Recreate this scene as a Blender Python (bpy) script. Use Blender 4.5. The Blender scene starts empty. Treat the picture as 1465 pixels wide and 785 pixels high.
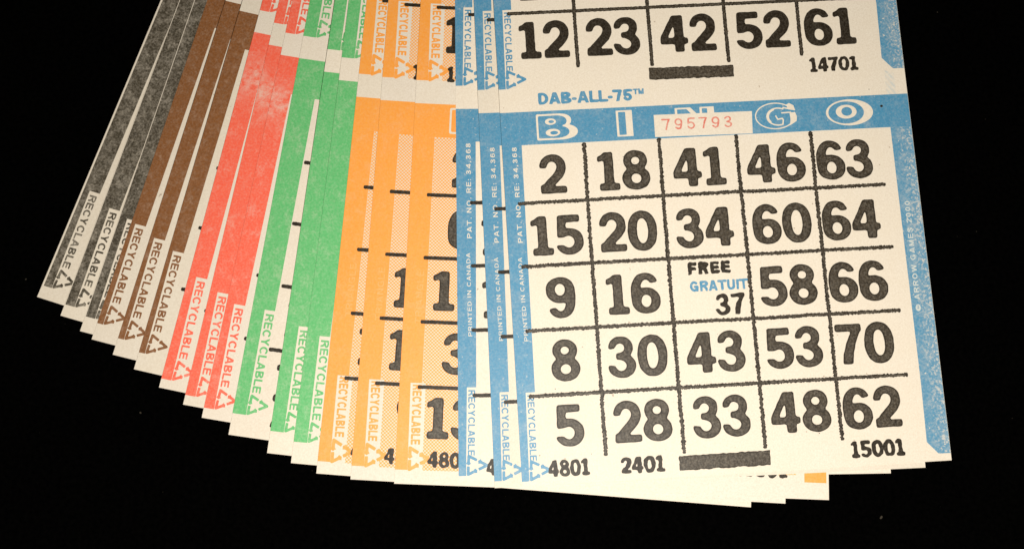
import bpy, math, random
import numpy as np
from mathutils import Matrix
from mathutils.geometry import tessellate_polygon

random.seed(7)
rng = np.random.RandomState(11)
SC = bpy.context.scene
VS = 0.9966                  # layout lengths along the sheet, fitted
S = 0.1                      # one sheet width (layout unit) is 10 cm

# ------------------------------------------------------------------ camera, world, lamp, exposure
CAM_A, CAM_B, CAM_D, CAM_F = -0.2127640, 0.0261273, 2.685460, 1600.0
cam_data = bpy.data.cameras.new("camera")
cam = bpy.data.objects.new("camera", cam_data)
SC.collection.objects.link(cam)
cam_data.sensor_width = 36.0
cam_data.lens = CAM_F / 1465.0 * 36.0
cam_data.clip_start = 0.01
cam_data.clip_end = 50.0
_R = (Matrix.Rotation(CAM_B, 3, 'Y') @ Matrix.Rotation(CAM_A, 3, 'X')).transposed()
cam_pos = _R @ Matrix.Translation((0, 0, 0)).to_translation().__class__((0, 0, CAM_D * S))
cam.matrix_world = Matrix.Translation(cam_pos) @ _R.to_4x4()
SC.camera = cam

world = bpy.data.worlds.new("World")
SC.world = world
world.use_nodes = True
world.node_tree.nodes["Background"].inputs[0].default_value = (1.0, 0.93, 0.82, 1)
world.node_tree.nodes["Background"].inputs[1].default_value = 0.035

lamp_data = bpy.data.lights.new("flash", 'POINT')
lamp_data.energy = 3.45
lamp_data.color = (1.0, 0.945, 0.86)
lamp_data.shadow_soft_size = 0.006
lamp = bpy.data.objects.new("flash", lamp_data)
lamp.location = (0.016, -0.084, 0.231)
SC.collection.objects.link(lamp)

SC.view_settings.view_transform = 'Standard'
SC.view_settings.look = 'None'
SC.view_settings.exposure = 0.0
SC.view_settings.gamma = 1.0

# ------------------------------------------------------------------ materials
class NT:
    def __init__(self, name):
        self.m = bpy.data.materials.new(name)
        self.m.use_nodes = True
        self.t = self.m.node_tree
        self.n = self.t.nodes
        self.b = self.n["Principled BSDF"]
        self.tc = self.n.new('ShaderNodeTexCoord')
        oi = self.n.new('ShaderNodeObjectInfo')
        self.tone = oi.outputs['Color']
        self.rnd = self.math('MULTIPLY', oi.outputs['Random'], 37.0)
    def link(self, a, b):
        self.t.links.new(a, b)
    def math(self, op, a, b=None, c=None, clamp=False):
        n = self.n.new('ShaderNodeMath'); n.operation = op; n.use_clamp = clamp
        for i, v in enumerate((a, b, c)):
            if v is None: continue
            if isinstance(v, (int, float)): n.inputs[i].default_value = v
            else: self.link(v, n.inputs[i])
        return n.outputs[0]
    def noise(self, scale, detail=2.0, rough=0.5, rnd=True, coord=None):
        n = self.n.new('ShaderNodeTexNoise'); n.noise_dimensions = '4D'
        n.inputs['Scale'].default_value = scale
        n.inputs['Detail'].default_value = detail
        n.inputs['Roughness'].default_value = rough
        self.link(coord if coord is not None else self.tc.outputs['Object'], n.inputs['Vector'])
        if rnd: self.link(self.rnd, n.inputs['W'])
        return n.outputs['Fac']
    def ramp(self, v, lo, hi, a=0.0, b=1.0):
        n = self.n.new('ShaderNodeMapRange'); n.clamp = True
        self.link(v, n.inputs[0])
        for i, x in enumerate((lo, hi, a, b)): n.inputs[i + 1].default_value = x
        return n.outputs[0]
    def mix(self, fac, a, b, blend='MIX'):
        n = self.n.new('ShaderNodeMix'); n.data_type = 'RGBA'; n.blend_type = blend
        if isinstance(fac, (int, float)): n.inputs[0].default_value = fac
        else: self.link(fac, n.inputs[0])
        for i, v in ((6, a), (7, b)):
            if isinstance(v, tuple): n.inputs[i].default_value = (*v, 1)
            else: self.link(v, n.inputs[i])
        return n.outputs[2]
    def stretch(self, sx, sy, rot=0.0):
        n = self.n.new('ShaderNodeMapping')
        n.inputs['Scale'].default_value = (sx, sy, 1)
        n.inputs['Rotation'].default_value = (0, 0, rot)
        self.link(self.tc.outputs['Object'], n.inputs['Vector'])
        return n.outputs['Vector']
    def bump(self, h, strength, dist):
        n = self.n.new('ShaderNodeBump')
        n.inputs['Strength'].default_value = strength
        n.inputs['Distance'].default_value = dist
        self.link(h, n.inputs['Height'])
        self.link(n.outputs[0], self.b.inputs['Normal'])
    def done(self, col, rough, spec=0.5):
        if isinstance(col, tuple): self.b.inputs['Base Color'].default_value = (*col, 1)
        else: self.link(col, self.b.inputs['Base Color'])
        self.b.inputs['Roughness'].default_value = rough
        self.b.inputs['Specular IOR Level'].default_value = spec
        return self.m

PAPER = (0.76, 0.655, 0.49)

def paper_colour(k):
    """newsprint: fine fibre grain, soft cloudiness and a sprinkle of tiny dark specks"""
    grain = k.ramp(k.noise(2600, 3, 0.65), 0.3, 0.7, 0.0, 1.0)
    cloud = k.ramp(k.noise(160, 4, 0.6), 0.3, 0.7, 0.0, 1.0)
    c = k.mix(grain, (0.675, 0.595, 0.49), (0.815, 0.745, 0.635))
    c = k.mix(k.math('MULTIPLY', cloud, 0.35), c, (0.73, 0.635, 0.50))
    fib = k.ramp(k.noise(900, 2, 0.5, coord=k.stretch(1, 4.5, 0.4)), 0.69, 0.78, 0.0, 0.28)
    c = k.mix(fib, c, (0.50, 0.39, 0.26))
    speck = k.ramp(k.noise(780, 1, 0.4), 0.775, 0.80, 0.0, 0.6)
    c = k.mix(speck, c, (0.26, 0.18, 0.12))
    return k.mix(1.0, c, k.tone, 'MULTIPLY'), grain      # every sheet has its own paper tone (object colour)

def mat_paper(name='newsprint'):
    k = NT(name)
    c, g = paper_colour(k)
    wave = k.noise(28, 2, 0.5)
    h = k.math('ADD', k.math('MULTIPLY', g, 0.012), k.math('MULTIPLY', wave, 1.0))
    k.bump(h, 0.5, 0.0006)
    return k.done(c, 0.62, 0.35)

def mat_ink(name, col, col2, lo, hi, amt, pscale, grain=0.25, flecks=0.0, rough=0.55, spec=0.5, worn=None, edge=None):
    """press ink soaked into newsprint: two-tone mottle, cloudy thin patches where paper shows, pin-hole flecks"""
    k = NT(name)
    p, g = paper_colour(k)
    mott = k.ramp(k.noise(1700, 3, 0.7), 0.32, 0.68)
    c = k.mix(mott, col, col2)
    patch = k.ramp(k.noise(pscale, 6, 0.78), lo, hi, 0.0, amt)
    fine = k.ramp(k.noise(2100, 2, 0.6), 0.42, 0.78, 0.0, grain)
    thin = k.math('ADD', patch, fine, clamp=True)
    thin = k.math('ADD', thin, k.math('MULTIPLY', k.math('MULTIPLY', patch, 1.4), k.math('SUBTRACT', mott, 0.5)), clamp=True)
    if edge:      # starved outer edge of the plate
        sx = k.n.new('ShaderNodeSeparateXYZ'); k.link(k.tc.outputs['Object'], sx.inputs[0])
        near = k.ramp(sx.outputs[0], edge[0], edge[1], 0.0, 1.0)
        thin = k.math('ADD', thin, k.math('MULTIPLY', near, k.ramp(k.noise(1900, 2, 0.6), 0.52, 0.60, 0.04, 0.55)), clamp=True)
    if worn:      # a stretch of the press run where the ink hardly took
        sx = k.n.new('ShaderNodeSeparateXYZ'); k.link(k.tc.outputs['Object'], sx.inputs[0])
        dd = k.math('ABSOLUTE', k.math('SUBTRACT', sx.outputs[1], worn[0]))
        near = k.ramp(dd, 0.0, worn[1], 1.0, 0.0)
        thin = k.math('ADD', thin, k.math('MULTIPLY', near, k.ramp(k.noise(420, 4, 0.75), 0.40, 0.68, 0.0, 0.70)), clamp=True)
    if flecks > 0:
        fl = k.ramp(k.noise(1500, 1, 0.4), 0.69, 0.73, 0.0, flecks)
        thin = k.math('MAXIMUM', thin, fl)
    c = k.mix(thin, c, p)
    k.bump(g, 0.25, 0.00003)
    return k.done(c, rough, spec)

M = {}
M['paper'] = mat_paper()
M['knock'] = mat_paper('unprinted_paper')
M['K'] = mat_ink('black_band_ink', (0.030, 0.024, 0.014), (0.072, 0.058, 0.036), 0.46, 0.80, 0.42, 420, 0.24, spec=0.4)
M['N'] = mat_ink('brown_band_ink', (0.170, 0.060, 0.012), (0.240, 0.088, 0.020), 0.50, 0.85, 0.24, 420, 0.10)
M['R'] = mat_ink('red_band_ink', (0.83, 0.095, 0.048), (0.87, 0.140, 0.072), 0.52, 0.82, 0.42, 330, 0.18, worn=(0.0775, 0.0075))
M['G'] = mat_ink('green_band_ink', (0.075, 0.415, 0.120), (0.125, 0.490, 0.170), 0.50, 0.82, 0.38, 330, 0.16)
M['O'] = mat_ink('orange_band_ink', (0.84, 0.300, 0.032), (0.86, 0.350, 0.052), 0.50, 0.85, 0.18, 240, 0.10)
M['B'] = mat_ink('blue_band_ink', (0.043, 0.215, 0.375), (0.070, 0.268, 0.430), 0.50, 0.85, 0.28, 260, 0.14, 0.35)
M['Bflecked'] = mat_ink('worn_blue_band_ink', (0.046, 0.220, 0.375), (0.080, 0.275, 0.430), 0.46, 0.80, 0.30, 300, 0.22, 0.80, edge=(0.0955, 0.0990))
M['ink'] = mat_ink('black_letterpress_ink', (0.010, 0.0065, 0.003), (0.026, 0.018, 0.009), 0.55, 0.9, 0.08, 400, 0.06, rough=0.50, spec=0.24)
M['ink_soft'] = mat_ink('thin_black_letterpress_ink', (0.013, 0.009, 0.0045), (0.056, 0.041, 0.023), 0.50, 0.9, 0.14, 420, 0.14, rough=0.50, spec=0.32)
M['pale_blue'] = mat_ink('half_filled_lettering', (0.48, 0.56, 0.56), (0.58, 0.61, 0.57), 0.45, 0.8, 0.4, 700, 0.3)
M['red_ink'] = mat_ink('red_numbering_ink', (0.62, 0.13, 0.09), (0.70, 0.22, 0.16), 0.45, 0.8, 0.4, 500, 0.3)
M['pale_orange'] = mat_ink('faint_orange_ink', (0.84, 0.345, 0.065), (0.85, 0.39, 0.10), 0.4, 0.8, 0.15, 500, 0.12)

def mat_halftone():
    k = NT('orange_halftone_screen')
    p, g = paper_colour(k)
    v = k.stretch(1, 1, math.radians(45))
    sx = k.n.new('ShaderNodeSeparateXYZ'); k.link(v, sx.inputs[0])
    f = 2 * math.pi / 0.00057
    a = k.math('SINE', k.math('MULTIPLY', sx.outputs[0], f))
    b = k.math('SINE', k.math('MULTIPLY', sx.outputs[1], f))
    s = k.math('ADD', k.math('MULTIPLY', k.math('ADD', a, b), 0.5), k.math('MULTIPLY', k.math('SUBTRACT', k.noise(2500), 0.5), 0.5))
    m = k.ramp(s, -0.75, 0.50)
    return k.done(k.mix(m, p, (0.85, 0.345, 0.045)), 0.6, 0.4)
M['halftone'] = mat_halftone()

def mat_ghost():
    k = NT('faint_blue_offset')
    p, g = paper_colour(k)
    v = k.stretch(1, 1, math.radians(-38))
    sx = k.n.new('ShaderNodeSeparateXYZ'); k.link(v, sx.inputs[0])
    a = k.math('SINE', k.math('MULTIPLY', sx.outputs[0], 2 * math.pi / 0.0011))
    m = k.math('MULTIPLY', k.ramp(a, -0.6, 0.8, 0.25, 1.0), k.ramp(k.noise(700, 3), 0.35, 0.65, 0.1, 0.42))
    return k.done(k.mix(m, p, (0.30, 0.47, 0.56)), 0.62, 0.35)
M['ghost'] = mat_ghost()

def mat_cloth():
    k = NT('black_cloth')
    w = k.noise(900, 2, 0.6)
    c = k.mix(k.ramp(w, 0.35, 0.7), (0.0004, 0.0004, 0.0004), (0.0011, 0.0010, 0.0009))
    lint = k.ramp(k.noise(620, 1, 0.35), 0.80, 0.835, 0.0, 1.0)
    c = k.mix(lint, c, (0.045, 0.038, 0.028))
    return k.done(c, 0.95, 0.0)
M['cloth'] = mat_cloth()

# ------------------------------------------------------------------ glyph engine: shapes as masks -> rounded ink outlines
RES, PAD = 90, 14

class Pad:
    def __init__(self, w):
        self.w = w
        self.nx = int(w * RES) + 2 * PAD
        self.ny = RES + 2 * PAD
        ss = 2
        x = (np.arange(self.nx * ss) / ss + 0.25 - PAD) / RES
        y = (np.arange(self.ny * ss) / ss + 0.25 - PAD) / RES
        self.X, self.Y = np.meshgrid(x, y)
        self.m = np.zeros(self.X.shape, bool)
    def E(self, cx, cy, rx, ry, n=2.0):
        return np.abs((self.X - cx) / rx) ** n + np.abs((self.Y - cy) / ry) ** n <= 1
    def rect(self, x0, y0, x1, y1):
        return (self.X >= x0) & (self.X <= x1) & (self.Y >= y0) & (self.Y <= y1)
    def poly(self, pts):
        r = np.zeros(self.X.shape, bool)
        for (x0, y0), (x1, y1) in zip(pts, pts[1:] + pts[:1]):
            if y0 == y1: continue
            c = ((y0 <= self.Y) & (self.Y < y1)) | ((y1 <= self.Y) & (self.Y < y0))
            r ^= c & (self.X < x0 + (self.Y - y0) * (x1 - x0) / (y1 - y0))
        return r
    def stroke(self, pts, w, clip=True):
        r = np.zeros(self.X.shape, bool)
        ws = w if isinstance(w, (list, tuple)) else [w] * len(pts)
        for (a, b, wa, wb) in zip(pts, pts[1:], ws, ws[1:]):
            dx, dy = b[0] - a[0], b[1] - a[1]
            L = dx * dx + dy * dy + 1e-12
            t = np.clip(((self.X - a[0]) * dx + (self.Y - a[1]) * dy) / L, 0, 1)
            dd = np.hypot(self.X - a[0] - t * dx, self.Y - a[1] - t * dy)
            r |= dd <= 0.5 * (wa + t * (wb - wa))
        if clip: r &= (self.Y >= 0) & (self.Y <= 1)
        return r
    def arc(self, cx, cy, rx, ry, a0, a1, n=40):
        return [(cx + rx * math.cos(math.radians(a0 + (a1 - a0) * i / n)), cy + ry * math.sin(math.radians(a0 + (a1 - a0) * i / n))) for i in range(n + 1)]

def blur(f, s):
    r = int(s * 3) + 1
    kx = np.exp(-0.5 * (np.arange(-r, r + 1) / s) ** 2); kx /= kx.sum()
    f = np.apply_along_axis(lambda v: np.convolve(v, kx, 'same'), 0, f)
    return np.apply_along_axis(lambda v: np.convolve(v, kx, 'same'), 1, f)

def contours(F, lev=0.5):
    """marching squares, inside on the left; returns closed loops in pixel units"""
    A = F > lev
    c = A[:-1, :-1] * 1 + A[:-1, 1:] * 2 + A[1:, 1:] * 4 + A[1:, :-1] * 8
    ys, xs = np.nonzero((c > 0) & (c < 15))
    T = {1: [(3, 0)], 2: [(0, 1)], 3: [(3, 1)], 4: [(1, 2)], 5: [(3, 0), (1, 2)], 6: [(0, 2)], 7: [(3, 2)], 8: [(2, 3)], 9: [(2, 0)],
         10: [(0, 1), (2, 3)], 11: [(2, 1)], 12: [(1, 3)], 13: [(1, 0)], 14: [(0, 3)]}
    nxt, pos = {}, {}
    for y, x in zip(ys.tolist(), xs.tolist()):
        ek = ((x, y, 0), (x + 1, y, 1), (x, y + 1, 0), (x, y, 1))
        for a, b in T[int(c[y, x])]:
            nxt[ek[a]] = ek[b]
            for e in (ek[a], ek[b]):
                if e not in pos:
                    ex, ey, h = e
                    v0 = F[ey, ex]
                    v1 = F[ey, ex + 1] if h == 0 else F[ey + 1, ex]
                    t = (lev - v0) / (v1 - v0)
                    pos[e] = (ex + t, ey) if h == 0 else (ex, ey + t)
    loops = []
    while nxt:
        s = next(iter(nxt)); cur = s; L = []
        while cur in nxt:
            L.append(pos[cur]); cur = nxt.pop(cur)
        if len(L) > 7: loops.append(np.array(L))
    return loops

def simplify(L, tol):
    """Douglas-Peucker on a closed loop"""
    n = len(L); a = 0; b = int(np.argmax(((L - L[0]) ** 2).sum(1)))
    keep = {a, b}
    def rec(i, j):
        idx = np.arange(i + 1, j)
        if len(idx) == 0: return
        P = L[idx % n]; p0, p1 = L[i % n], L[j % n]
        dv = p1 - p0; ln = math.hypot(*dv) + 1e-9
        dist = np.abs((P[:, 0] - p0[0]) * dv[1] - (P[:, 1] - p0[1]) * dv[0]) / ln
        kk = int(np.argmax(dist))
        if dist[kk] > tol:
            m = int(idx[kk]); keep.add(m % n); rec(i, m); rec(m, j)
    rec(a, b); rec(b, a + n)
    return L[sorted(keep)]

def outline(pad, sig=1.6, lev=0.5, tol=0.22, boost=0):
    ss = 2
    f = pad.m.astype(float)
    f = (f[0::ss, 0::ss] + f[1::ss, 0::ss] + f[0::ss, 1::ss] + f[1::ss, 1::ss]) / 4
    f = blur(f, sig)
    return [(simplify(L, tol) + 0.5 - PAD) / RES for L in contours(f, lev)]

def g_digit(ch):
    if ch == '1':
        p = Pad(0.60)
        p.m = p.poly([(0.02, 0.74), (0.02, 0.895), (0.13, 0.925), (0.20, 1.0), (0.42, 1.0), (0.42, 0.1), (0.19, 0.1), (0.19, 0.80)]) | p.rect(0.05, 0, 0.57, 0.175)
    elif ch == '0':
        p = Pad(0.74); p.m = p.E(0.37, 0.5, 0.37, 0.515, 2.25) & ~p.E(0.37, 0.5, 0.145, 0.335, 2.1)
    elif ch == '2':
        p = Pad(0.69)
        ring = p.E(0.345, 0.68, 0.335, 0.335, 2.1) & ~p.E(0.325, 0.665, 0.135, 0.165)
        ring &= ~((p.X < 0.36) & (p.Y < 0.66)) & ~((p.Y < 0.60) & (p.X < 0.40)) & (p.Y > 0.52)
        dg = p.stroke([(0.565, 0.64), (0.545, 0.57), (0.49, 0.48), (0.40, 0.385), (0.28, 0.275), (0.19, 0.17), (0.14, 0.06)], [0.235, 0.235, 0.235, 0.23, 0.22, 0.22, 0.22])
        p.m = ring | (dg & (p.X > 0.02)) | p.rect(0.025, 0.0, 0.68, 0.175)
        p.m |= p.rect(0.025, 0.0, 0.20, 0.22)
    elif ch == '3':
        p = Pad(0.70)
        up = p.E(0.325, 0.735, 0.305, 0.278, 2.1) & ~p.E(0.305, 0.725, 0.115, 0.122)
        lo = p.E(0.335, 0.285, 0.345, 0.300, 2.1) & ~p.E(0.315, 0.285, 0.135, 0.135)
        up &= ~((p.X < 0.31) & (p.Y < 0.735 - 0.12 * (0.3 - p.X)))
        lo &= ~((p.X < 0.31) & (p.Y > 0.27 + 0.12 * (0.3 - p.X)))
        p.m = up | lo | p.rect(0.20, 0.445, 0.40, 0.60)
    elif ch == '4':
        p = Pad(0.74)
        p.m = p.poly([(0, 0.215), (0, 0.39), (0.33, 1.0), (0.61, 1.0), (0.61, 0.38), (0.72, 0.38), (0.72, 0.215), (0.61, 0.215), (0.61, 0.0), (0.375, 0.0), (0.375, 0.215)])
        p.m &= ~p.poly([(0.185, 0.385), (0.378, 0.385), (0.378, 0.76)])
    elif ch == '5':
        p = Pad(0.71)
        bowl = p.E(0.345, 0.325, 0.355, 0.338, 2.1) & ~p.E(0.325, 0.315, 0.145, 0.160)
        bowl &= ~((p.X < 0.27) & (p.Y > 0.25) & (p.Y < 0.43))
        p.m = bowl & ~((p.X < 0.03) & (p.Y > 0.3))
        p.m &= ~((p.X < 0.26) & (p.Y > 0.24))
        p.m |= p.poly([(0.04, 0.435), (0.065, 1.0), (0.62, 1.0), (0.62, 0.825), (0.265, 0.825), (0.262, 0.60), (0.34, 0.52), (0.22, 0.435)])
    elif ch in '69':
        p = Pad(0.73)
        o = p.E(0.365, 0.5, 0.365, 0.515, 2.25) & ~p.E(0.385, 0.5, 0.155, 0.350, 2.1)
        o &= (p.X < 0.365) | (p.Y > 0.72 + 0.18 * (p.X - 0.36))
        low = p.E(0.370, 0.310, 0.360, 0.325, 2.15) & ~p.E(0.375, 0.300, 0.130, 0.160)
        p.m = (o & ~((p.Y < 0.5) & p.E(0.375, 0.300, 0.130, 0.160))) | low
        p.m &= ~p.poly([(0.60, 0.60), (0.80, 0.60), (0.80, 0.735), (0.66, 0.735)])
        if ch == '9':
            p.m = p.m[::-1, ::-1]
    elif ch == '7':
        p = Pad(0.68)
        p.m = p.rect(0.0, 0.815, 0.66, 1.0) | p.poly([(0.42, 0.84), (0.66, 0.90), (0.60, 0.76), (0.50, 0.54), (0.415, 0.25), (0.385, 0.0), (0.125, 0.0), (0.165, 0.25), (0.27, 0.56)])
    elif ch == '8':
        p = Pad(0.72)
        p.m = (p.E(0.36, 0.745, 0.305, 0.272, 2.1) & ~p.E(0.36, 0.745, 0.112, 0.105)) | (p.E(0.36, 0.285, 0.355, 0.300, 2.1) & ~p.E(0.36, 0.280, 0.135, 0.130))
    return p

def g_letter(ch, w, thin=False):
    """monoline grotesque capitals and figures, stroke width w"""
    h = w / 2
    t, b = 1 - h, h
    def P(width, *strokes):
        p = Pad(width)
        for s in strokes: p.m |= p.stroke(s, w, True)
        return p
    if ch == 'A': return P(.74, [(h * .4, -.1 + h * 0), (.37, 1.05), (.74 - h * .4, -.1)], [(.17, .30), (.57, .30)])
    if ch == 'B':
        p = P(.68, [(h, b), (h, t), (.36, t)] + Pad(.1).arc(.36, .745, .22, .255 - h, 90, -90, 14) + [(h, .49)], [(h, b), (.38, b)] + Pad(.1).arc(.38, .26, .25, .26 - h, -90, 90, 14) + [(h, .51)])
        return p
    if ch == 'C': return P(.74, Pad(.1).arc(.40, .5, .40 - h, .5 - h, 48, 312, 40))
    if ch == 'D': return P(.72, [(h, b), (h, t), (.28, t)] + Pad(.1).arc(.28, .5, .44 - h, .5 - h, 90, -90, 24) + [(h, b)])
    if ch == 'E': return P(.62, [(.58, t), (h, t), (h, b), (.60, b)], [(h, .51), (.54, .51)])
    if ch == 'F': return P(.58, [(.56, t), (h, t), (h, -.1)], [(h, .49), (.50, .49)])
    if ch == 'G': return P(.78, Pad(.1).arc(.40, .5, .40 - h, .5 - h, 48, 345, 44) + [(.76 - h, .46), (.44, .46)], [(.76 - h, .46), (.76 - h, 0)])
    if ch == 'I': return P(.2, [(.1, -.1), (.1, 1.1)])
    if ch == 'L': return P(.58, [(h, 1.1), (h, b), (.57, b)])
    if ch == 'M': return P(.84, [(h, -.1), (h, 1.0), (.42, .06), (.84 - h, 1.0), (.84 - h, -.1)])
    if ch == 'N': return P(.72, [(h, -.1), (h, 1.0), (.72 - h, 0), (.72 - h, 1.1)])
    if ch == 'O': return P(.80, Pad(.1).arc(.40, .5, .40 - h, .5 - h, 0, 360, 60))
    if ch == 'P': return P(.66, [(h, -.1), (h, t), (.38, t)] + Pad(.1).arc(.38, .70, .26, .30 - h, 90, -90, 14) + [(h, .40)])
    if ch == 'R': return P(.70, [(h, -.1), (h, t), (.40, t)] + Pad(.1).arc(.40, .72, .25, .28 - h, 90, -90, 14) + [(h, .44)], [(.38, .44), (.56, .30), (.66 - h * .3, -.1)])
    if ch == 'S': return P(.68, Pad(.1).arc(.34, .745, .28 - h * .2, .255 - h, 25, 250, 20) + Pad(.1).arc(.34, .26, .34 - h, .26 - h, 80, -155, 20))
    if ch == 'T': return P(.66, [(0, t), (.66, t)], [(.33, t), (.33, -.1)])
    if ch == 'U': return P(.72, [(h, 1.1), (h, .34)] + Pad(.1).arc(.36, .34, .36 - h, .34 - h, 180, 360, 24) + [(.72 - h, 1.1)])
    if ch == 'W': return P(1.0, [(h * .6, 1.1), (.26, 0), (.5, .95), (.74, 0), (1.0 - h * .6, 1.1)])
    if ch == 'Y': return P(.72, [(h * .4, 1.1), (.36, .44), (.72 - h * .4, 1.1)], [(.36, .44), (.36, -.1)])
    if ch == '-': return P(.36, [(h, .38), (.36 - h, .38)])
    if ch == '.': return P(.22, [(.10, .06), (.10, .10)])
    if ch == ':': return P(.22, [(.10, .06), (.10, .10)], [(.10, .50), (.10, .56)])
    if ch == ',':
        p = Pad(.22); p.m = p.stroke([(.12, .10), (.06, -.12)], [w * 1.2, w * .5], False); return p
    if ch == '0': return P(.60, Pad(.1).arc(.30, .5, .30 - h, .5 - h, 0, 360, 48))
    if ch == '2': return P(.60, Pad(.1).arc(.30, .70, .30 - h, .30 - h, 160, -30, 20) + [(h, b), (.60, b)])
    if ch == '3': return P(.62, Pad(.1).arc(.30, .745, .28 - h, .255 - h, 160, -80, 20) + [(.22, .51)], [(.22, .51)] + Pad(.1).arc(.30, .27, .31 - h, .27 - h, 85, -160, 20))
    if ch == '4': return P(.64, [(.50, -.1), (.50, .98), (h * .7, .27), (.64, .27)])
    if ch == '5': return P(.62, [(.56, t), (.12, t), (h + .02, .50), (.12, .54)] + Pad(.1).arc(.30, .33, .31 - h, .33 - h, 120, -160, 26))
    if ch == '6': return P(.62, Pad(.1).arc(.31, .33, .31 - h, .33 - h, 0, 360, 40), [(h, .36), (h + .03, .62), (.18, .88), (.36, t), (.54, .80)])
    if ch == '9':
        p = P(.62, Pad(.1).arc(.31, .33, .31 - h, .33 - h, 0, 360, 40), [(h, .36), (h + .03, .62), (.18, .88), (.36, t), (.54, .80)])
        p.m = p.m[::-1, ::-1]; return p
    if ch == '7': return P(.60, [(0, t), (.60 - h, t), (.36, .5), (.24, -.1)])
    if ch == '8': return P(.62, Pad(.1).arc(.31, .745, .27 - h, .255 - h, 0, 360, 36), Pad(.1).arc(.31, .27, .31 - h, .27 - h, 0, 360, 36))
    if ch == '(c)': return P(1.0, Pad(.1).arc(.5, .5, .5 - h, .5 - h, 0, 360, 60), Pad(.1).arc(.5, .5, .24, .24, 50, 310, 30))
    raise KeyError(ch)

_cache = {}
def big(ch):
    if ch not in _cache:
        p = g_digit(ch)
        _cache[ch] = (outline(p, 2.2, 0.42), outline(p, 3.0, 0.80, 0.3), p.w, outline(p, 3.0, 0.27, 0.3))
    return _cache[ch]
def small(ch, w, sig=1.6):
    key = (ch, w, sig)
    if key not in _cache:
        p = g_letter(ch, w)
        _cache[key] = (outline(p, sig), p.w)
    return _cache[key]

def set_big(s, h, gap=0.035, width=None, bold=False):
    """returns outer loops, inner loops and width; x from 0, baseline 0, cap height h"""
    x, o, i = 0.0, [], []
    for ch in s:
        a, b, w, c = big(ch)
        if bold: a = c
        o += [L * h + (x, 0) for L in a]; i += [L * h + (x, 0) for L in b]
        x += (w + gap) * h
    x -= gap * h
    if width:
        o = [L * (width / x, 1) for L in o]; i = [L * (width / x, 1) for L in i]; x = width
    return o, i, x
def set_small(s, h, w=0.16, track=0.16, width=None, sig=1.6):
    x, o = 0.0, []
    for ch in s:
        if ch == ' ': x += 0.42 * h; continue
        if ch == '@': ch = '(c)'
        a, cw = small(ch, w, sig)
        o += [L * h + (x, 0) for L in a]
        x += (cw + track) * h
    x -= track * h
    if width: o = [L * (width / x, 1) for L in o]; x = width
    return o, x
def place(loops, u, v, deg=0.0):
    c, s = math.cos(math.radians(deg)), math.sin(math.radians(deg))
    return [np.stack([u + L[:, 0] * c - L[:, 1] * s, v + L[:, 0] * s + L[:, 1] * c], 1) for L in loops]

def roughen(loops, amp, step):
    """resample outlines and let the ink bleed unevenly along them"""
    out = []
    for L in loops:
        N = np.vstack([L, L[:1]]); seg = np.hypot(*np.diff(N, axis=0).T); cum = np.r_[0, np.cumsum(seg)]
        n = max(8, int(cum[-1] / step)); s = np.linspace(0, cum[-1], n, endpoint=False)
        P = np.stack([np.interp(s, cum, N[:, 0]), np.interp(s, cum, N[:, 1])], 1)
        d = np.roll(P, -1, 0) - np.roll(P, 1, 0); ln = np.hypot(*d.T)[:, None] + 1e-9
        nr = np.stack([d[:, 1], -d[:, 0]], 1) / ln
        k = rng.randn(n)
        k = 0.6 * k + 0.7 * (np.roll(k, 1) + k + np.roll(k, -1)) / 1.7
        out.append(P + nr * (amp * np.clip(k, -2.2, 2.2))[:, None])
    return out

def area(L):
    x, y = L[:, 0], L[:, 1]
    return 0.5 * float(np.sum(x * np.roll(y, -1) - np.roll(x, -1) * y))
def inside(pt, L):
    x, y = pt; r = False
    x0, y0 = L[:, 0], L[:, 1]; x1, y1 = np.roll(x0, -1), np.roll(y0, -1)
    c = ((y0 <= y) & (y < y1)) | ((y1 <= y) & (y < y0))
    with np.errstate(divide='ignore', invalid='ignore'):
        xi = x0 + (y - y0) * (x1 - x0) / (y1 - y0)
    return bool(np.count_nonzero(c & (x < xi)) % 2)

class Flat:
    """collects flat printed shapes of one part (layout units), each with its height above the paper and its material"""
    def __init__(self):
        self.v, self.f, self.mi, self.mats = [], [], [], []
    def add(self, loops, mat, lift):
        if mat not in self.mats: self.mats.append(mat)
        k = self.mats.index(mat)
        sg = [(L, area(L)) for L in loops if len(L) >= 3]
        if not sg: return self
        outs, holes = [], []
        for i, (L, a) in enumerate(sg):
            depth = sum(1 for j, (Q, b) in enumerate(sg) if j != i and abs(b) > abs(a) and inside(L[0], Q))
            (holes if depth % 2 else outs).append((L, a, depth))
        for L, a, dp in outs:
            grp = [L] + [H for H, b, dh in holes if dh == dp + 1 and inside(H[0], L)]
            base = len(self.v)
            for Q in grp: self.v += [(x * S, y * S * VS, lift * S) for x, y in Q.tolist()]
            tri = tessellate_polygon([[(x, y, 0) for x, y in Q.tolist()] for Q in grp])
            allp = np.vstack(grp)
            for t in tri:
                p = allp[list(t)]
                if area(p) < 0: t = (t[0], t[2], t[1])
                self.f.append(tuple(base + q for q in t)); self.mi.append(k)
        return self
    def quad(self, pts, mat, lift):
        return self.add([np.array(pts, float)], mat, lift)
    def build(self, name, parent, label=None):
        me = bpy.data.meshes.new(name)
        me.from_pydata(self.v, [], self.f)
        for m in self.mats: me.materials.append(M[m])
        for i, p in enumerate(me.polygons): p.material_index = self.mi[i]
        o = bpy.data.objects.new(name, me)
        SC.collection.objects.link(o)
        o.parent = parent
        if label: o['label'] = label
        return o

# heights above the paper surface (layout units; 0.0001 = 10 micrometres of ink)
L_BAND, L_KNOCK, L_TEXT, L_INK, L_INK2 = 0.00007, 0.00013, 0.00019, 0.00025, 0.00029

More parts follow.
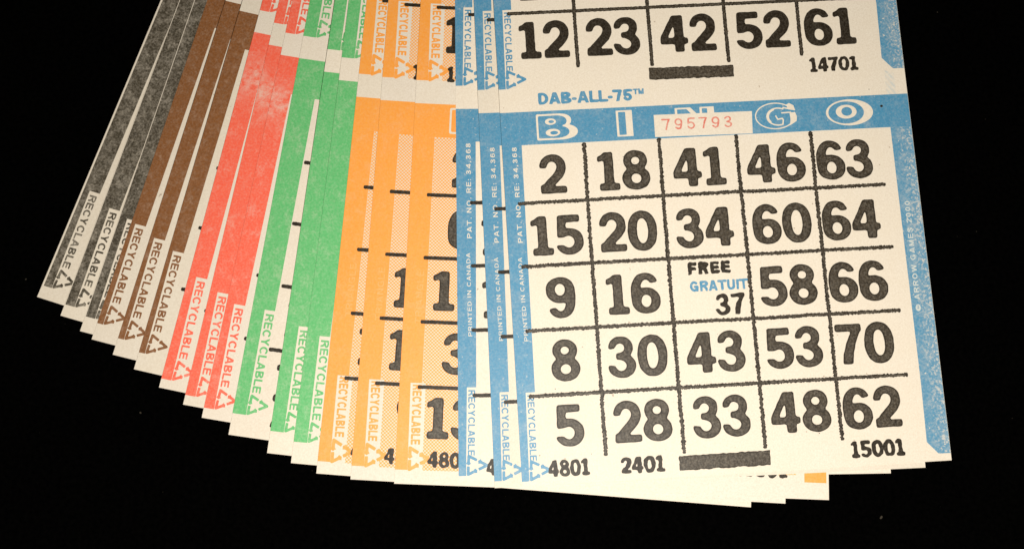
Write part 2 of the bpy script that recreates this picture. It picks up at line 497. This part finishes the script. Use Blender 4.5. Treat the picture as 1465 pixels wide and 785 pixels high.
# ------------------------------------------------------------------ setting
me = bpy.data.meshes.new("tabletop")
me.from_pydata([(-0.6, -0.5, 0), (0.6, -0.5, 0), (0.6, 0.7, 0), (-0.6, 0.7, 0)], [], [(0, 1, 2, 3)])
me.materials.append(M['cloth'])
ground = bpy.data.objects.new("tabletop", me)
ground['kind'] = 'structure'
SC.collection.objects.link(ground)

# ------------------------------------------------------------------ sheets: corner x, y, turn, lift, lift per length, foot margin
SHEETS = {
    'K1': (-1.12352, -0.05416, -0.312146, 0.00080, 0.00040, 0.0300),
    'K2': (-1.06482, -0.09933, -0.282947, 0.00200, 0.00180, 0.0285),
    'K3': (-1.01606, -0.13638, -0.258940, 0.00320, 0.00280, 0.0366),
    'N1': (-0.98716, -0.15611, -0.257818, 0.00440, 0.00360, 0.0400),
    'N2': (-0.93511, -0.19260, -0.243971, 0.00560, 0.01060, 0.0400),
    'N3': (-0.88341, -0.22698, -0.228345, 0.00680, 0.01810, 0.0407),
    'R1': (-0.82255, -0.26975, -0.208510, 0.00800, 0.02010, 0.0214),
    'R2': (-0.76442, -0.30964, -0.185035, 0.00920, 0.02090, 0.0228),
    'R3': (-0.71961, -0.34016, -0.168913, 0.01040, 0.02170, 0.0235),
    'G1': (-0.65599, -0.37936, -0.144958, 0.01160, 0.02250, 0.0501),
    'G2': (-0.56561, -0.42164, -0.115625, 0.01280, 0.02950, 0.0508),
    'G3': (-0.50997, -0.44456, -0.095492, 0.01400, 0.03150, 0.0488),
    'O1': (-0.45113, -0.46838, -0.081136, 0.01520, 0.03230, 0.0282),
    'O2': (-0.37277, -0.48209, -0.059466, 0.01640, 0.03380, 0.0312),
    'O3': (-0.27266, -0.49219, -0.041918, 0.01760, 0.03530, 0.0320),
    'B1': (-0.12535, -0.48587, 0.011618, 0.01880, 0.03610, 0.0097),
    'B2': (-0.04290, -0.50352, 0.041851, 0.02000, 0.04110, 0.0152),
    'B3': (0.02009, -0.50005, 0.054839, 0.02120, 0.04910, 0.0102),
}
PERIOD, GAP = 0.9385, 0.0590
LABELS = {
    'K1': 'black banded bingo sheet lowest in the fan, its bare white left edge against the black',
    'K2': 'black banded bingo sheet lying between two other black banded sheets',
    'K3': 'black banded bingo sheet half hidden under the first brown banded sheet',
    'N1': 'brown banded bingo sheet lying on the black banded sheets',
    'N2': 'brown banded bingo sheet lying between two other brown banded sheets',
    'N3': 'brown banded bingo sheet partly under the first red banded sheet',
    'R1': 'red banded bingo sheet lying on the brown banded sheets',
    'R2': 'red banded bingo sheet lying between two other red banded sheets',
    'R3': 'red banded bingo sheet partly under the widest showing green banded sheet',
    'G1': 'green banded bingo sheet lying on the red sheets, wide white strip beside its band',
    'G2': 'green banded bingo sheet lying between two other green banded sheets',
    'G3': 'green banded bingo sheet partly under the first orange banded sheet',
    'O1': 'orange banded bingo sheet lying on the green banded sheets',
    'O2': 'orange banded bingo sheet lying between two other orange banded sheets',
    'O3': 'orange banded bingo sheet showing numbers 13 and 480 beside the blue sheets',
    'B1': 'blue banded bingo sheet lying on the orange banded sheets',
    'B2': 'blue banded bingo sheet lying directly under the fully visible topmost one',
    'B3': 'blue banded bingo sheet topmost on the fan, with its whole bingo card visible',
}
# per colour: inner band edge (top, foot), recycling box left edge (top, foot) and height, header depth, left gap of the band
STYLE = {
    'K': dict(inn=(0.0465, 0.0445), box=(0.0195, 0.0245), bh=0.251, hd=0.097, x0=0.0045, lh=0.0180),
    'N': dict(inn=(0.0410, 0.0345), box=(0.0100, 0.0145), bh=0.252, hd=0.096, x0=0.0, lh=0.0190),
    'R': dict(inn=(0.0455, 0.0440), box=(0.0182, 0.0240), bh=0.250, hd=0.096, x0=0.0, lh=0.0195),
    'G': dict(inn=(0.0565, 0.0535), box=(0.0299, 0.0314), bh=0.249, hd=0.099, x0=0.0, lh=0.0197),
    'O': dict(inn=(0.0520, 0.0515), box=(0.0253, 0.0286), bh=0.200, hd=0.084, x0=0.0, lh=0.0215),
    'B': dict(inn=(0.0478, 0.0410), box=(0.0208, 0.0172), bh=0.203, hd=0.083, x0=0.0, lh=0.0162),
}
VLINE = [0.1970, 0.3786, 0.5675, 0.7492]
HLINE = [0.6638, 0.5101, 0.3566, 0.2036]
BASE = [0.6843, 0.5346, 0.3841, 0.2361, 0.0852]
CAP = 0.0945
# black overprint shift (du, dv) relative to the front sheet
SHIFT = {'B3': (0, 0), 'B1': (0.004, -0.0095), 'B2': (0.0, -0.0085), 'O': (0.011, 0.0195), 'G': (0.028, 0.0050), 'N': (0.024, 0.005), 'R': (0.028, -0.006), 'K': (0.024, 0.0)}
CARDS = {   # columns B I N G O; None is the free square
    'B3': [[2, 15, 9, 8, 5], [18, 20, 16, 30, 28], [41, 34, None, 43, 33], [46, 60, 58, 53, 48], [63, 64, 66, 70, 62]],
}
UPPER = {'B3': [[4, 8, 13, 11, 12], [19, 22, 30, 17, 23], [33, 45, None, 38, 42], [55, 47, 60, 58, 52], [72, 68, 75, 66, 61]]}
FIRST = {'B1': [12, 14, 11, 7, 3], 'B2': [5, 8, 2, 9, 4], 'O1': [7, 3, 6, 12, 8], 'O2': [5, 4, 10, 14, 9], 'O3': [2, 6, 10, 3, 13],
         'G1': [8, 5, 4, 15, 10], 'G2': [3, 9, 7, 2, 6], 'G3': [6, 4, 2, 9, 1]}

def band_poly(st, x0, v0, v1, m, top):
    """left band between v0 and v1, its inner edge leaning slightly like the print"""
    def inner(v):
        t = (v - m) / 0.85
        return st['inn'][1] + (st['inn'][0] - st['inn'][1]) * t
    return [(x0, v0), (inner(v0), v0), (inner(v1), v1), (x0, v1)]

def line_loop(p0, p1, w, amp, step, taper=0.0):
    """a printed rule with a ragged edge and rounded ends"""
    p0, p1 = np.array(p0), np.array(p1)
    L = np.hypot(*(p1 - p0)); d = (p1 - p0) / L; nr = np.array([-d[1], d[0]])
    n = max(4, int(L / step)); t = np.linspace(0, 1, n)
    lo = np.cumsum(rng.randn(n)) * amp * 0.25; lo -= np.linspace(lo[0], lo[-1], n); lo = np.clip(lo, -amp, amp)
    a = p0 + np.outer(t * L, d) + np.outer(-w / 2 + lo * 0.6 + amp * np.clip(rng.randn(n), -1.8, 1.8), nr)
    b = p0 + np.outer(t * L, d) + np.outer(w / 2 + lo * 0.6 + amp * np.clip(rng.randn(n), -1.8, 1.8), nr)
    a[0] = p0 - nr * w * 0.28; b[0] = p0 + nr * w * 0.28; a[-1] = p1 - nr * w * 0.28; b[-1] = p1 + nr * w * 0.28
    return np.vstack([a, b[::-1]])

_shared = {}
def recycling_mark(key, col, st, m, parent, dv=0.0, deep=False):
    """white box knocked out of the band with RECYCLABLE reading downwards and the three-arrow triangle"""
    name = (key, col)
    top, hgt = m + st['bh'], st['bh']
    ob = Flat()
    bx0, bx1 = st['box']
    if col == 'O':
        ob.quad([(bx1, m - .001), (bx1 + 0.034, m - .001), (bx0 + 0.035, top), (bx0, top)], 'knock', L_KNOCK)
        tx, tv, tl, lw = 0.0305, top - 0.004, 0.137, 0.22
        ink = 'O'
        tri = [(0.0305, m + 0.053), (0.0790, m + 0.0265), (0.0310, m - 0.0015)]
        tw = 0.0076
    else:
        wd = {'B': 0.0245, 'K': 0.0275, 'N': 0.0275, 'R': 0.0275, 'G': 0.0255}[col]
        ob.quad([(bx1, m - .001), (bx1 + wd, m - .001), (bx0 + wd, top), (bx0, top)], 'knock', L_KNOCK)
        if col == 'B':
            tx, tv, tl, lw = 0.0240, top - 0.006, 0.150, 0.19
            tri = [(0.0222, m + 0.0475), (0.0690, m + 0.0235), (0.0200, m + 0.0010)]; tw = 0.0066
        else:
            tx, tv, tl, lw = bx0 + 0.0045, top - 0.009, 0.186, 0.20
            tri = [(bx1 + 0.004, m + 0.048), (bx1 + 0.0475, m + 0.0265), (bx1 + 0.002, m + 0.0010)]; tw = 0.0062
        ink = col
    lo, w = set_small('RECYCLABLE', st['lh'], lw, 0.13, tl, 1.2)
    lean = math.degrees(math.atan2(bx0 - bx1, hgt))
    ob.add(place(lo, tx, tv, -90 - lean), ink, L_TEXT)
    # triangle: three folded arrows
    T = [np.array(q) for q in tri]
    c = sum(T) / 3
    pad = Pad(1.15)
    sc = 1.0 / (tri[0][1] - tri[2][1])
    q = [((p[0] - tri[2][0]) * sc + 0.06, (p[1] - tri[2][1]) * sc) for p in T]
    cc = (sum(a[0] for a in q) / 3, sum(a[1] for a in q) / 3)
    q = [(cc[0] + (a[0] - cc[0]) * 0.90, cc[1] + (a[1] - cc[1]) * 0.90) for a in q]
    ww = tw * sc
    for i in range(3):
        a, b = q[i], q[(i + 1) % 3]
        f = lambda t: (a[0] + (b[0] - a[0]) * t, a[1] + (b[1] - a[1]) * t)
        pad.m |= pad.stroke([a, f(0.42)], ww, False)
        pad.m |= pad.stroke([f(0.58), b], ww, False)
        dx, dy = b[0] - a[0], b[1] - a[1]; ln = math.hypot(dx, dy); nx, ny = -dy / ln, dx / ln
        p = f(0.56)
        pad.m |= pad.poly([(p[0] + nx * ww * 0.95, p[1] + ny * ww * 0.95), (p[0] - nx * ww * 0.95, p[1] - ny * ww * 0.95), f(0.82)])
        g = f(0.47)
        pad.m &= ~pad.stroke([(g[0] - nx * ww, g[1] - ny * ww), (g[0] + nx * ww, g[1] + ny * ww)], ww * 0.30, False)
    lo = outline(pad, 1.3)
    lo = [(L - (0.06, 0)) / sc + (tri[2][0], tri[2][1]) for L in lo]
    if ob.f:
        ob.add(lo, ink, L_TEXT + 0.00003)
    return ob.build('recycling_mark', parent)

def number(s, uc, base, h, parent, name='number', soft=False, amp=0.00022, width=None, left=None):
    o, i, w = set_big(s, h, width=width, bold=h < 0.045)
    u0 = left if left is not None else uc - w / 2
    ob = Flat()
    fine = h > 0.06
    ob.add(place(roughen(o, amp if fine else 0.00055, h * (0.05 if fine else 0.09)), u0, base), 'ink', L_INK)
    if fine and base < 0.86: ob.add(place(roughen(i, amp * 1.3, h * 0.05), u0, base), 'ink_soft', L_INK2)
    return ob.build(name, parent, 'black printed number ' + s)

def rules(key, parent, dv, du, ragged, full, k0=0.0):
    w = 0.0087 if full else 0.0090
    ends = [0.9204, 0.9218, 0.9213, 0.9207]
    for r in range(4):
        u0 = 0.0290 + du + 0.002 * rng.randn() * 0.5
        u1 = ends[r] + du
        v = HLINE[r] + dv
        ob = Flat()
        e = 0.0004 * rng.randn()
        ob.add([line_loop((u0, v - 0.0003), (u1, v + 0.0008 + e), w, ragged, 0.0024)], 'ink', L_INK - 0.00002)
        if full: ob.add([line_loop((u0 + 0.004, v - 0.0003), (u1 - 0.004, v + 0.0008 + e), w * 0.45, ragged * 1.5, 0.003)], 'ink_soft', L_INK2 - 0.00002)
        ob.build('grid_line', parent)
    if not full: return
    for cidx in range(4):
        u = VLINE[cidx] + du
        ob = Flat()
        top = (0.8060, 0.8090, 0.8075, 0.8065)[cidx] + dv
        foot = (0.0575, 0.0520, 0.0525, 0.0605)[cidx] + dv
        ob.add([line_loop((u, foot), (u + 0.0006, top), w * 1.05, ragged * 1.25, 0.0024)], 'ink', L_INK - 0.00004)
        ob.add([line_loop((u, foot + 0.004), (u + 0.0006, top - 0.004), w * 0.45, ragged * 1.6, 0.003)], 'ink_soft', L_INK2 - 0.00004)
        ob.build('grid_line', parent)

def header_letters(st, hv0, hv1, parent, only=None):
    """outlined show-card letters B I N G O knocked out of the header band"""
    out = {}
    p = Pad(1.62)
    outer = (p.rect(0, .0, .75, 1) & p.E(.62, .5, .66, .56, 5)) | p.E(.82, .735, .50, .265, 2.3) | p.E(.88, .30, .66, .30, 2.2)
    outer &= p.X > 0.02
    face = (p.rect(.095, .07, .7, .93) & p.E(.62, .5, .58, .46, 6)) | p.E(.72, .71, .43, .225, 2.2) | p.E(.72, .30, .51, .235, 2.2)
    face &= p.X > .095
    face &= ~p.poly([(.98, .55), (1.3, .42), (1.3, .62)])
    p.m = (outer & ~face) | (p.E(.55, .70, .205, .125) & ~p.E(.58, .70, .105, .055)) | (p.E(.62, .28, .27, .145) & ~p.E(.66, .27, .145, .07))
    out['B'] = (outline(p, 1.0, tol=.15), 0.0843, 0.0655)
    p = Pad(0.62); p.m = p.rect(0, 0, .60, 1) & ~p.rect(.085, .06, .35, .94)
    out['I'] = (outline(p, 0.9, tol=.15), 0.2800, 0.0655)
    p = Pad(1.6)
    outer = p.rect(0, 0, .55, 1) | p.rect(.95, 0, 1.5, 1) | p.poly([(.0, 1), (.60, 1), (1.5, .0), (.9, .0)])
    face = p.rect(.09, .06, .34, .94) | p.rect(1.04, .06, 1.24, .94) | p.poly([(.1, .94), (.45, .94), (1.22, .06), (.95, .06)])
    p.m = outer & ~face
    out['N'] = (outline(p, 1.0, tol=.15), 0.4240, 0.0640)
    p = Pad(1.6)
    p.m = p.stroke(p.arc(.74, .5, .71, .475, 28, 318, 60), 0.042, False)
    p.m |= p.stroke(p.arc(.84, .47, .40, .315, 60, 292, 40) + [(1.02, .34), (.99, .40), (.82, .37), (.76, .50)], 0.05, False)
    p.m |= p.stroke(p.arc(.80, .47, .31, .27, 110, 220, 20), 0.05, False)
    p.m |= p.poly([(1.17, .90), (1.28, .96), (1.44, .86), (1.47, .70), (1.38, .70), (1.22, .76)])
    p.m |= p.stroke([(1.46, .70), (1.30, .73), (1.05, .80)], 0.05, False)
    p.m |= p.poly([(1.27, .60), (1.47, .61), (1.52, .45), (1.50, .28), (1.24, .12), (1.28, .35)])
    p.m |= p.stroke([(.98, .60), (1.3, .61)], 0.05, False)
    out['G'] = (outline(p, 0.9, tol=.15), 0.6180, 0.0680)
    p = Pad(1.78)
    p.m = (p.E(.88, .5, .88, .5) & ~p.E(.755, .50, .665, .425)) | (p.E(.76, .53, .39, .265) & ~p.E(.78, .54, .20, .17))
    out['O'] = (outline(p, 0.9, tol=.15), 0.7935, 0.0660)
    mid = (hv0 + hv1) / 2
    for ch, (lo, u, h) in out.items():
        if only and ch not in only: continue
        ob = Flat()
        ob.add([L * h + (u, mid - h / 2 + 0.0008) for L in lo], 'knock', L_KNOCK)
        ob.build('header_letter', parent, 'outlined white letter ' + ch)

def make_sheet(key):
    x, y, th, z0, cc, m = SHEETS[key]
    col = key[0]; st = STYLE[col]
    front = key == 'B3'
    root = bpy.data.objects.new('bingo_sheet', None)
    SC.collection.objects.link(root)
    root.empty_display_size = 0.01
    root.location = (x * S, y * S, z0 * S)
    root.rotation_euler = (math.atan(cc), 0, th)
    root['label'] = LABELS[key]; root['category'] = 'bingo sheet'; root['group'] = 'bingo sheets fanned out on the black surface'
    H = m + 2 * PERIOD - GAP + 0.012
    # paper: a thin slab whose upper face is the printed side
    t = 0.0007
    tone = 0.945 + 0.055 * random.random()
    if front: tone = 0.985
    if key == 'B2': tone = 0.93
    if key == 'O2': tone = 0.94
    if key == 'B1': tone = 1.0
    nx, ny = 12, 22
    vs, fs = [], []
    for lay in (0, -t):
        for j in range(ny + 1):
            for i in range(nx + 1):
                vs.append((i / nx * S, j / ny * H * S * VS, lay * S))
    W1 = nx + 1; off = W1 * (ny + 1)
    for j in range(ny):
        for i in range(nx):
            a = j * W1 + i
            fs.append((a, a + 1, a + 1 + W1, a + W1))
            fs.append((off + a, off + a + W1, off + a + 1 + W1, off + a + 1))
    for i in range(nx):
        fs.append((off + i, off + i + 1, i + 1, i)); a = ny * W1 + i; fs.append((a, a + 1, off + a + 1, off + a))
    for j in range(ny):
        a = j * W1; fs.append((off + a, a, a + W1, off + a + W1)); a += nx; fs.append((a, off + a, off + a + W1, a + W1))
    me = bpy.data.meshes.new('paper'); me.from_pydata(vs, [], fs); me.materials.append(M['paper'])
    po = bpy.data.objects.new('paper', me); SC.collection.objects.link(po); po.parent = root
    x0 = st['x0'] if key not in ('K2', 'K3') else 0.0015
    sh = SHIFT.get(key, SHIFT.get(col))
    for card in (0, 1):
        v0 = m + card * PERIOD
        v1 = v0 + PERIOD - GAP - st['hd']       # foot of the header band
        v2 = v0 + PERIOD - GAP
        lb = Flat().quad(band_poly(st, x0, v0, v1 - 0.0, v0, v1), col, L_BAND).build('side_band', root)
        if col == 'B':
            lo, w = set_small('PAT. NO. RE: 34,368', 0.0112, 0.15, 0.26, 0.2345, 1.2)
            f = Flat().add(place(lo, 0.0358, v0 + 0.5578, 90.3), 'knock', L_KNOCK)
            f.build('patent_text', lb)
            lo, w = set_small('PRINTED IN CANADA', 0.0095, 0.13, 0.24, 0.199, 1.2)
            Flat().add(place(lo, 0.0348, v0 + 0.3230, 91.0), 'knock', L_KNOCK).build('origin_text', lb)
        if col == 'O':
            lo, w = set_small('TRIANGLE', 0.0150, 0.13, 0.22, 0.125, 1.2)
            Flat().add(place(lo, 0.0425, v0 + 0.3400, 90.0), 'pale_orange', L_KNOCK).build('maker_text', lb)
            Flat().quad([(0.0520, v0), (0.5, v0 + 0.004), (0.925, v0 + 0.022), (0.925, v1), (0.0525, v1)], 'halftone', L_BAND - 0.00001).build('halftone_panel', root)
        # right band with its cut corner at the foot
        if col == 'B':
            rb = Flat().add([np.array([(0.948, v1), (0.9490, v0 + 0.17), (0.9465, v0 + 0.035), (0.9713, v0 + 0.007), (0.9995, v0 + 0.0067), (0.9995, v1)])], 'Bflecked', L_BAND).build('side_band', root)
            lo, w = set_small('@ ARROW GAMES 2000', 0.0125, 0.17, 0.26, 0.268, 1.2)
            if front: Flat().add(place(lo, 0.9700, v0 + 0.3420, 89.3), 'pale_blue', L_KNOCK).build('copyright_text', rb)
        elif col == 'O':
            Flat().quad([(0.9435, v0 + 0.006), (0.9945, v0 + 0.006), (0.9945, v1), (0.9435, v1)], 'O', L_BAND).build('side_band', root)
        else:
            Flat().quad([(0.945, v0 + 0.01), (0.9995, v0 + 0.01), (0.9995, v1), (0.945, v1)], col, L_BAND).build('side_band', root)
        hb = Flat().quad([(x0, v1), (0.9995 if col != 'O' else 0.9945, v1), (0.9995 if col != 'O' else 0.9945, v2), (x0, v2)], col, L_BAND + 0.000004).build('header_band', root)
        if front or (col == 'O' and card == 0):
            header_letters(st, v1, v2, hb, None if front else 'B')
        recycling_mark(key, col, st, v0, root)
        # black overprint
        dv = sh[1] + card * PERIOD; du = sh[0]
        if col in 'BOGR' or key == 'N3':
            rag = 0.00090 if front and card == 0 else (0.0004 if front else 0.0003)
            rules(key, root, dv, du, rag, front)
        if front:
            data = (CARDS if card == 0 else UPPER)[key]
            for ci, colm in enumerate(data):
                for ri, nmb in enumerate(colm):
                    if nmb is None: continue
                    uc = (0.1180, 0.2880, 0.4730, 0.6585, 0.8270)[ci]
                    number(str(nmb), uc, BASE[ri] + dv, CAP, root)
        elif key in FIRST:
            for ri, nmb in enumerate(FIRST[key]):
                s = str(nmb)
                number(s, 0.1180 + du, BASE[ri] + dv, CAP, root, left=None if len(s) == 1 else 0.0530 + du)
    # form numbers and bars
    def form(s, u0, u1, base, h, amp=0.0011):
        number(s, 0, base, h, root, 'form_number', amp=amp, width=u1 - u0, left=u0)
    def bar(pts):
        P = np.array(pts, float)
        dens = []
        for a, b in zip(P, np.roll(P, -1, 0)):
            for q in np.linspace(0, 1, max(2, int(np.hypot(*(b - a)) / 0.004)), endpoint=False): dens.append(a + (b - a) * q)
        lo = roughen([np.array(dens)], 0.0006, 0.0035)
        inn = [np.mean(P, 0) + (P - np.mean(P, 0)) * (0.982, 0.84)]
        Flat().add(lo, 'ink', L_INK).add(inn, 'ink_soft', L_INK2).build('solid_bar', root)
    if front:
        form('4801', 0.0625, 0.1580, 0.0175, 0.0365); form('2401', 0.2300, 0.3315, 0.0150, 0.0365); form('15001', 0.7665, 0.8935, 0.0190, 0.0370, 0.0016)
        form('14701', 0.7650, 0.8860, 0.9560, 0.0360)
        bar([(0.3650, 0.0140), (0.5765, 0.0145), (0.5775, 0.0483), (0.3652, 0.0471)])
        bar([(0.3686, 0.9560), (0.5773, 0.9538), (0.5774, 0.9835), (0.3688, 0.9863)])
        lo, w = set_small('FREE', 0.0300, 0.28, 0.20, 0.0990, 1.8)
        Flat().add(roughen(place(lo, 0.4230, 0.4690), 0.00055, 0.0026), 'ink', L_INK).build('free_text', root)
        lo, w = set_small('GRATUIT', 0.0250, 0.23, 0.13, 0.1370, 1.6)
        Flat().add(roughen(place(lo, 0.4245, 0.4282), 0.00018, 0.0022), 'B', L_TEXT).build('gratuit_text', root)
        number('37', 0, 0.3690, 0.0500, root, amp=0.0008, width=0.0710, left=0.4820)
        lo, w = set_small('DAB-ALL-75', 0.0298, 0.235, 0.07, 0.2290, 1.6)
        lo = place(lo, 0.0942, 0.9060, -0.2)
        tm, w = set_small('TM', 0.0145, 0.24, 0.10, 0.0255, 1.4)
        lo += place(tm, 0.3270, 0.9205, 0)
        Flat().add(roughen(lo, 0.00015, 0.002), 'B', L_TEXT).build('title_text', root)
        pn = Flat().quad([(0.3712, 0.8108), (0.6092, 0.8080), (0.6124, 0.8642), (0.3718, 0.8664)], 'knock', L_TEXT).build('serial_panel', root, 'white panel with red serial number')
        f = Flat()
        for i, ch in enumerate('795793'):
            lo, w = set_small(ch, 0.0285, 0.13, 0.1, 0.0195, 1.3)
            f.add(place(roughen(lo, 0.0002, 0.002), 0.3910 + 0.0302 * i, 0.8268 - 0.0001 * i, 0), 'red_ink', L_INK)
        f.build('serial_number', pn)
        Flat().quad([(0.9470, 0.8880), (0.9720, 0.8880), (0.9720, 0.9430), (0.9500, 0.9520)], 'ghost', L_BAND).build('offset_smudge', root)
        th_ = np.linspace(0, 2 * math.pi, 20, endpoint=False)
        f = Flat()
        for (u, v, r) in ((0.9321, 0.8610, 0.0030), (0.9060, 0.9050, 0.0011), (0.4180, 0.6050, 0.0009), (0.1640, 0.0640, 0.0008), (0.8480, 0.6880, 0.0009), (0.2900, 0.7660, 0.0009), (0.6970, 0.0800, 0.0012), (0.0900, 0.2180, 0.0010)):
            f.add([np.stack([u + r * np.cos(th_) * (1 + .2 * rng.rand()), v + r * np.sin(th_)], 1)], 'ink', L_INK)
        f.build('ink_spot', root)
    elif col == 'B':
        form('4801', 0.0640, 0.1590, 0.0105, 0.0365)
    elif col == 'O':
        form('4801', 0.0735, 0.1700, 0.0400, 0.0350)
        form('14701', 0.0740, 0.1900, 0.9690, 0.0380)
        form('15001', 0.7780, 0.9050, 0.0465, 0.0365)
    elif col == 'G':
        form('4801', 0.0900, 0.1850, 0.0230, 0.0365)
    bt = tone * (0.985 + 0.025 * random.random())
    for o in root.children_recursive:
        o.color = (tone, tone, bt, 1)
    return root

for key in SHEETS:
    make_sheet(key)
